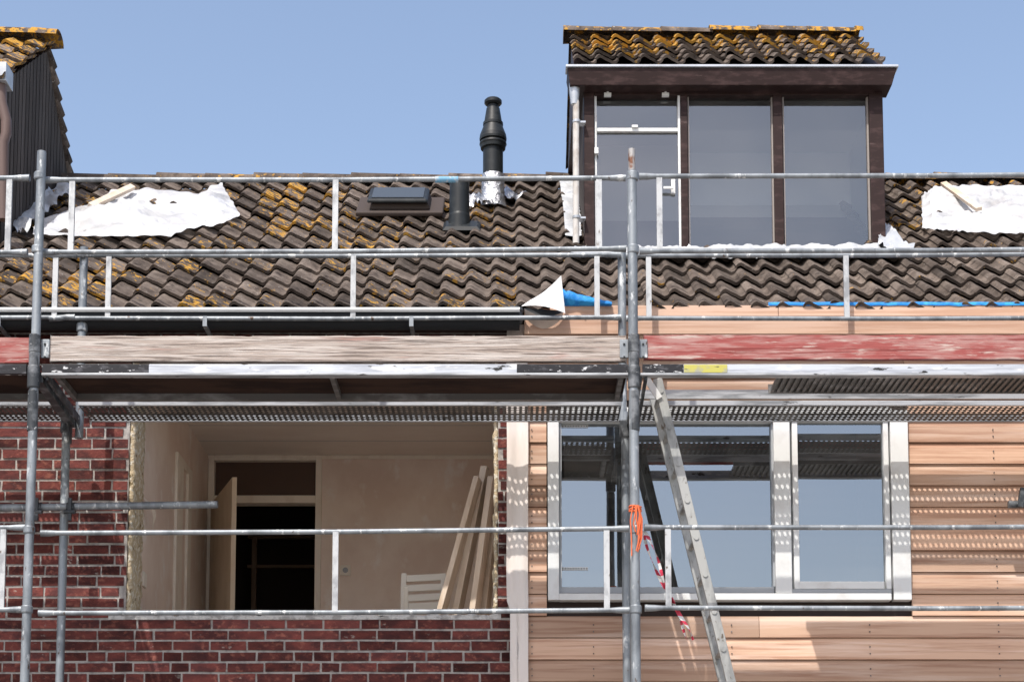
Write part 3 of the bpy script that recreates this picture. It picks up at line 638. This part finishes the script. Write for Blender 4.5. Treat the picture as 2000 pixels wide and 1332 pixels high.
for X,s in ((X0,1),(X1,-1),(X1,1)):
    for zq in (.03,.1): 
        mb.box(X+s*.05-.005,X+s*.05+.005,9.012,9.018,ZD+.06+zq,ZD+.07+zq)
mb.obj('clip_bolts',m_black,SC)
zb1=zz(600,711,9.0); ua=lambda u:xx(u,720,9)
mb=MB(); mb.box(X0+.04,ua(290),9.0,9.028,ZD+.005,zb1); mb.box(ua(1010),X1-.03,9.0,9.028,ZD+.005,zb1); mb.box(X0-LB,X0-.04,9.0,9.028,ZD,zb1); mb.box(X1+.045,ua(1335),9.0,9.028,ZD+.005,zb1); mb.obj('edge_beam_painted',m_beam,SC,.002)
mb=MB(); mb.box(ua(290)+.001,ua(1010)-.001,9.001,9.028,ZD+.005,zb1); mb.box(ua(1335)+.001,X1+LB,9.001,9.028,ZD+.005,zb1); mb.obj('edge_beam_bare',m_beamw,SC,.002)
mb=MB(); mb.box(X0+.04,X1-.03,8.996,9.05,ZD-.008,ZD+.004); mb.box(X1+.03,X1+LB,8.996,9.05,ZD-.008,ZD+.004); mb.obj('edge_beam_lip',m_beam2,SC,.002)
mb=MB(); mb.box(ua(1336),ua(1420),8.996,9.0005,ZD+.006,zb1-.004); mb.obj('yellow_mark',m_yellow,SC)
def perf(mb,x0,x1,y0,y1,z,p=.031,r=.0090):
    nx=int((x1-x0)/p); ny=int((y1-y0)/p); px_=(x1-x0)/nx; py=(y1-y0)/ny
    for i in range(nx):
        for j in range(ny):
            cx=x0+(i+.5)*px_; cy=y0+(j+.5)*py; o=[];h=[]
            for k in range(8):
                a=math.pi/4*k; c_,s_=math.cos(a),math.sin(a); m_=max(abs(c_),abs(s_))
                o.append((cx+c_/m_*px_/2,cy+s_/m_*py/2,z)); h.append((cx+c_*r,cy+s_*r,z))
            mb.add(o+h,[(k,(k+1)%8,8+(k+1)%8,8+k) for k in range(8)])
m_rib=M('rib_steel',(.13,.125,.12),[((.26,.26,.26),(4,10,10),.5,.65)],rough=.5,metal=.3)
def deck(zd,bays):
    for kind,xa,xb in bays:
        if kind!='R':
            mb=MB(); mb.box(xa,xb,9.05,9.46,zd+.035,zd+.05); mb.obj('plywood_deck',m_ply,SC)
            mb=MB(); mb.box(xa,xb,9.462,9.50,zd+.0,zd+.048)
            for f in (.0,.48,.985): mb.box(xa+(xb-xa)*f,xa+(xb-xa)*f+.025,9.05,9.46,zd+.0,zd+.034)
            mb.obj('deck_ribs',m_rib,SC)
        mb=MB(); perf(mb,xa,xb,9.60,9.74,zd+.004); perf(mb,xa,xb,9.765,9.888,zd+.004); mb.box(xa,xb,9.74,9.765,zd+.003,zd+.006); mb.obj('perforated_deck',m_perf,SC)
        mb=MB(); mb.box(xa,xb,9.582,9.598,zd+.004,zd+.032); mb.box(xa,xb,9.889,9.90,zd+.0,zd+.04); mb.obj('perforated_deck_edges',m_beam2,SC,.002)
bays=[('L',X0+.09,X1-.03),('L2',X0-LB+.03,X0-.0),('R',X1+.05,X1+LB)]
deck(ZD,bays); deck(ZD-2.0,[('L',X0-LB+.03,X1-.03),('R',X1+.05,X1+LB)])
mb=MB(); xa=xx(1512,750,9.2); x=xa
while x<X1+LB:
    mb.box(x,x+.016,9.05,9.34,ZD+.004,ZD+.016); x+=.034
mb.box(xa,X1+LB,9.05,9.34,ZD+.017,ZD+.022); mb.box(xa-.01,X1+LB,9.34,9.352,ZD,ZD+.05); mb.obj('ribbed_deck',m_rib,SC)
mb=MB(); mb.box(X1+.05,X1+LB,9.44,9.452,ZD+.0,ZD+.05); mb.obj('deck_ledger',m_beam2,SC)
mb=MB()
for X,Xi in ((X0,xi0),(X1,xcl),(X1+LB,xc+LB),(X0-LB,xi0-LB)):
    for zt in (ZD,ZD-2.0):
        mb.beam((X+.02,9.02,zt-.015),(Xi+.03,YIN,zt-.015),.045,.05,(0,0,1)); mb.beam((X+.065,9.02,zt-.002),(Xi+.075,YIN,zt-.002),.012,.05,(0,0,1))
        mb.add([(Xi+.028,YIN-.02,zt),(Xi+.028,YIN-.02,zt-.14),(Xi+.028,YIN-.16,zt),(Xi+.038,YIN-.02,zt),(Xi+.038,YIN-.02,zt-.14),(Xi+.038,YIN-.16,zt)],[(0,1,2),(3,5,4),(0,3,4,1),(1,4,5,2)])
mb.obj('transoms',m_steel_d,SC)
mb=MB(); mb.tube(W(-300,996,YIN-.07),W(425,985,YIN-.07),.021); mb.obj('tie_tube',m_steel,SC)
mb=MB()
for u in (74,139):
    p=W(u,992,YIN-.07); mb.path([p+Vector((-.022,0,0)),p+Vector((.022,0,0))],.032,12); mb.beam(p+Vector((0,-.03,-.08)),p+Vector((0,-.03,.05)),.02,.02); mb.tube(p+Vector((-.03,-.035,-.03)),p+Vector((.03,-.035,-.03)),.012,8)
p=W(1990,985,YIN); mb.path([p+Vector((-.06,0,0)),p+Vector((.3,0,0))],.022,12); mb.beam(p+Vector((0,-.02,-.02)),p+Vector((0.02,-.02,.09)),.03,.03); 
mb.obj('tie_clamps',m_steel_d,SC)
mb=MB()
for X in XP: mb.box(X-.07,X+.07,8.93,9.07,.0,.02)
for X in (xi0,xcl,xc+LB,xi0-LB): mb.box(X-.07,X+.07,YIN-.07,YIN+.07,0,.02)
mb.obj('base_plates',m_steel,SC)
# ---- ladder
LD=empty('ladder'); mb=MB()
y1,y2=9.30,9.58; a=W(1284,740,y1); b=W(1428,1332,y1); d=(b-a); e=a+d*((ZD-1.95-a.z)/d.z)
for y in (y1,y2): mb.beam((a.x,y,a.z),(e.x,y,e.z),.05,.024,(0,1,0))
mb.obj('stiles',m_alu,LD,.003); mb=MB(); n=9
for i in range(n+1):
    p=a.lerp(e,(i+.35)/(n+1)); mb.tube((p.x,y1-.018,p.z),(p.x,y2+.018,p.z),.014,10)
mb.obj('rungs',m_alu,LD)
mb=MB(); mb.beam(W(1262,738,y1-.02),W(1288,778,y1-.02),.035,.01); mb.obj('stile_cap',m_white,LD)
# ---- rope
mb=MB(); z=zz(1240,990,9)
for k in range(3): 
    mb.path([(X1+.031*math.cos(t*.5+k),9+.031*math.sin(t*.5+k),z-.012*k+.003*math.sin(t)) for t in range(14)],.0045,6)
for k in range(8):
    l=U(.12,.27); xo=U(-.03,.03); yo=-.032-R()*.015
    mb.path([(X1+xo*.5,9+yo,z),(X1+xo+.01*math.sin(k),9+yo-.01,z-l*.3),(X1+xo*.8+U(-.015,.015),9+yo,z-l*.7),(X1+xo*.5+U(-.01,.01),9+yo,z-l)],.0035,6)
mb.obj('orange_rope',m_rope)
# ---- barrier tape
BT=empty('barrier_tape'); r_=MB(); w_=MB()
cl=[(1258,1036),(1268,1060),(1284,1095),(1298,1130),(1316,1170),(1330,1205),(1342,1228),(1352,1248)]
def rib(off,y,seed):
    n=40
    for i in range(n):
        P=[]
        for t in (i/n,(i+1)/n):
            k=t*(len(cl)-1); j=min(int(k),len(cl)-2); q=Vector(cl[j]).lerp(Vector(cl[j+1]),k-j)
            w=4*math.cos(t*9+seed)+1.2; q.x+=off+4*math.sin(t*9+seed)
            P.append([W(q.x-w,q.y,y-.02*math.sin(t*9+seed)),W(q.x+w,q.y+2,y+.02*math.sin(t*9+seed))])
        (r_ if (i//2)%2 else w_).grid(P,True)
rib(0,9.07,0); rib(-6,9.09,2)
r_.obj('red_stripes',m_red,BT); w_.obj('white_stripes',m_white,BT)
# ---- timber boards leaning in room
TB=empty('timber_planks'); 
for (ua_,va,ub,vb,D,w) in ((862,1195,934,935,10.75,.045),(893,1195,949,915,10.85,.055),(926,1195,962,935,10.8,.05),(948,1195,975,930,10.95,.05)):
    mb=MB(); a=W(ua_,va,D); b=W(ub,vb,D+.05); d=(b-a); s=(a.z-FZ-.02)/d.z; a=a-d*s; mb.beam(a,b,w*.75,.11,(.25,1,0)); mb.obj('plank',m_timber,TB,.003)
# ---- folding chair
FC=empty('folding_chair'); mb=MB(); D=11.4
for u in (789,866):
    a=W(u,1120,D)
    mb.beam((a.x,D,a.z),(a.x,D-.3,FZ),.035,.02)
    mb.beam((a.x+.03,D-.28,W(u,1190,D).z+.1),(a.x+.03,D+.12,FZ),.03,.02)
for v in (1128,1147,1166,1183): mb.beam(W(792,v+2,D-.01*(v-1120)/15),W(868,v-2,D-.01*(v-1120)/15),.045,.012)
for k in range(6): mb.beam((W(792,1190,D).x,D-.3+k*.06,FZ+.45),(W(866,1190,D).x,D-.3+k*.06,FZ+.45),.045,.012,(0,0,1))
mb.obj('slats_and_frame',M('chair_paint',(.76,.72,.64),rough=.5),FC,.003)
mb=MB(); P=[]
for i in range(24):
    t=i/23; u=264+14*math.sin(t*3.2)+34*t; v=958+72*t; wd=7*math.sin(math.pi*min(1,t*1.1+.05))+1.5
    P.append([W(u,v,10.62-.05*math.sin(t*5)),W(u+wd,v+3,10.66-.05*math.sin(t*5))])
mb.grid(P); mb.obj('peeling_strip',m_trimw,brick_house)
# ================================================================= ground
mb=MB(); mb.add([(-300,-300,0),(300,-300,0),(300,300,0),(-300,300,0)],[(0,1,2,3)]); mb.obj('ground',m_grnd)
# ================================================================= light, sky, camera
K=1.6
d=Vector((.42,1,-K)); el=math.atan2(K,math.hypot(.42,1)); az=math.atan2(-.42,-1)
sl=bpy.data.lights.new('sun','SUN'); sl.energy=4.7; sl.angle=math.radians(.53); sl.color=(1,.955,.89)
so=bpy.data.objects.new('sun',sl); bpy.context.scene.collection.objects.link(so); so.rotation_euler=d.to_track_quat('-Z','Y').to_euler(); so.location=(-5,-8,12)
w=bpy.data.worlds.new('World'); bpy.context.scene.world=w; w.use_nodes=True; nt=w.node_tree
sk=nt.nodes.new('ShaderNodeTexSky'); sk.sky_type='NISHITA'; sk.sun_disc=False; sk.sun_elevation=el; sk.sun_rotation=az%(2*math.pi); sk.air_density=1; sk.dust_density=2.0; sk.ozone_density=1.2
vm=nt.nodes.new('ShaderNodeVectorMath'); vm.operation='MULTIPLY'; vm.inputs[1].default_value=(1.95,1.78,1.65)
nt.links.new(sk.outputs[0],vm.inputs[0]); nt.links.new(vm.outputs[0],nt.nodes['Background'].inputs[0]); nt.nodes['Background'].inputs[1].default_value=.14
cam=bpy.data.cameras.new('camera'); co=bpy.data.objects.new('camera',cam); bpy.context.scene.collection.objects.link(co)
co.location=(0,0,CZ); co.rotation_euler=(math.pi/2+PT,0,0); cam.sensor_width=36; cam.lens=F/2000*36; cam.shift_y=(V0-666)/2000; cam.clip_end=1000; cam.clip_start=.1
bpy.context.scene.camera=co
vs=bpy.context.scene.view_settings; vs.view_transform='Standard'; vs.look='None'; vs.exposure=0; vs.gamma=1
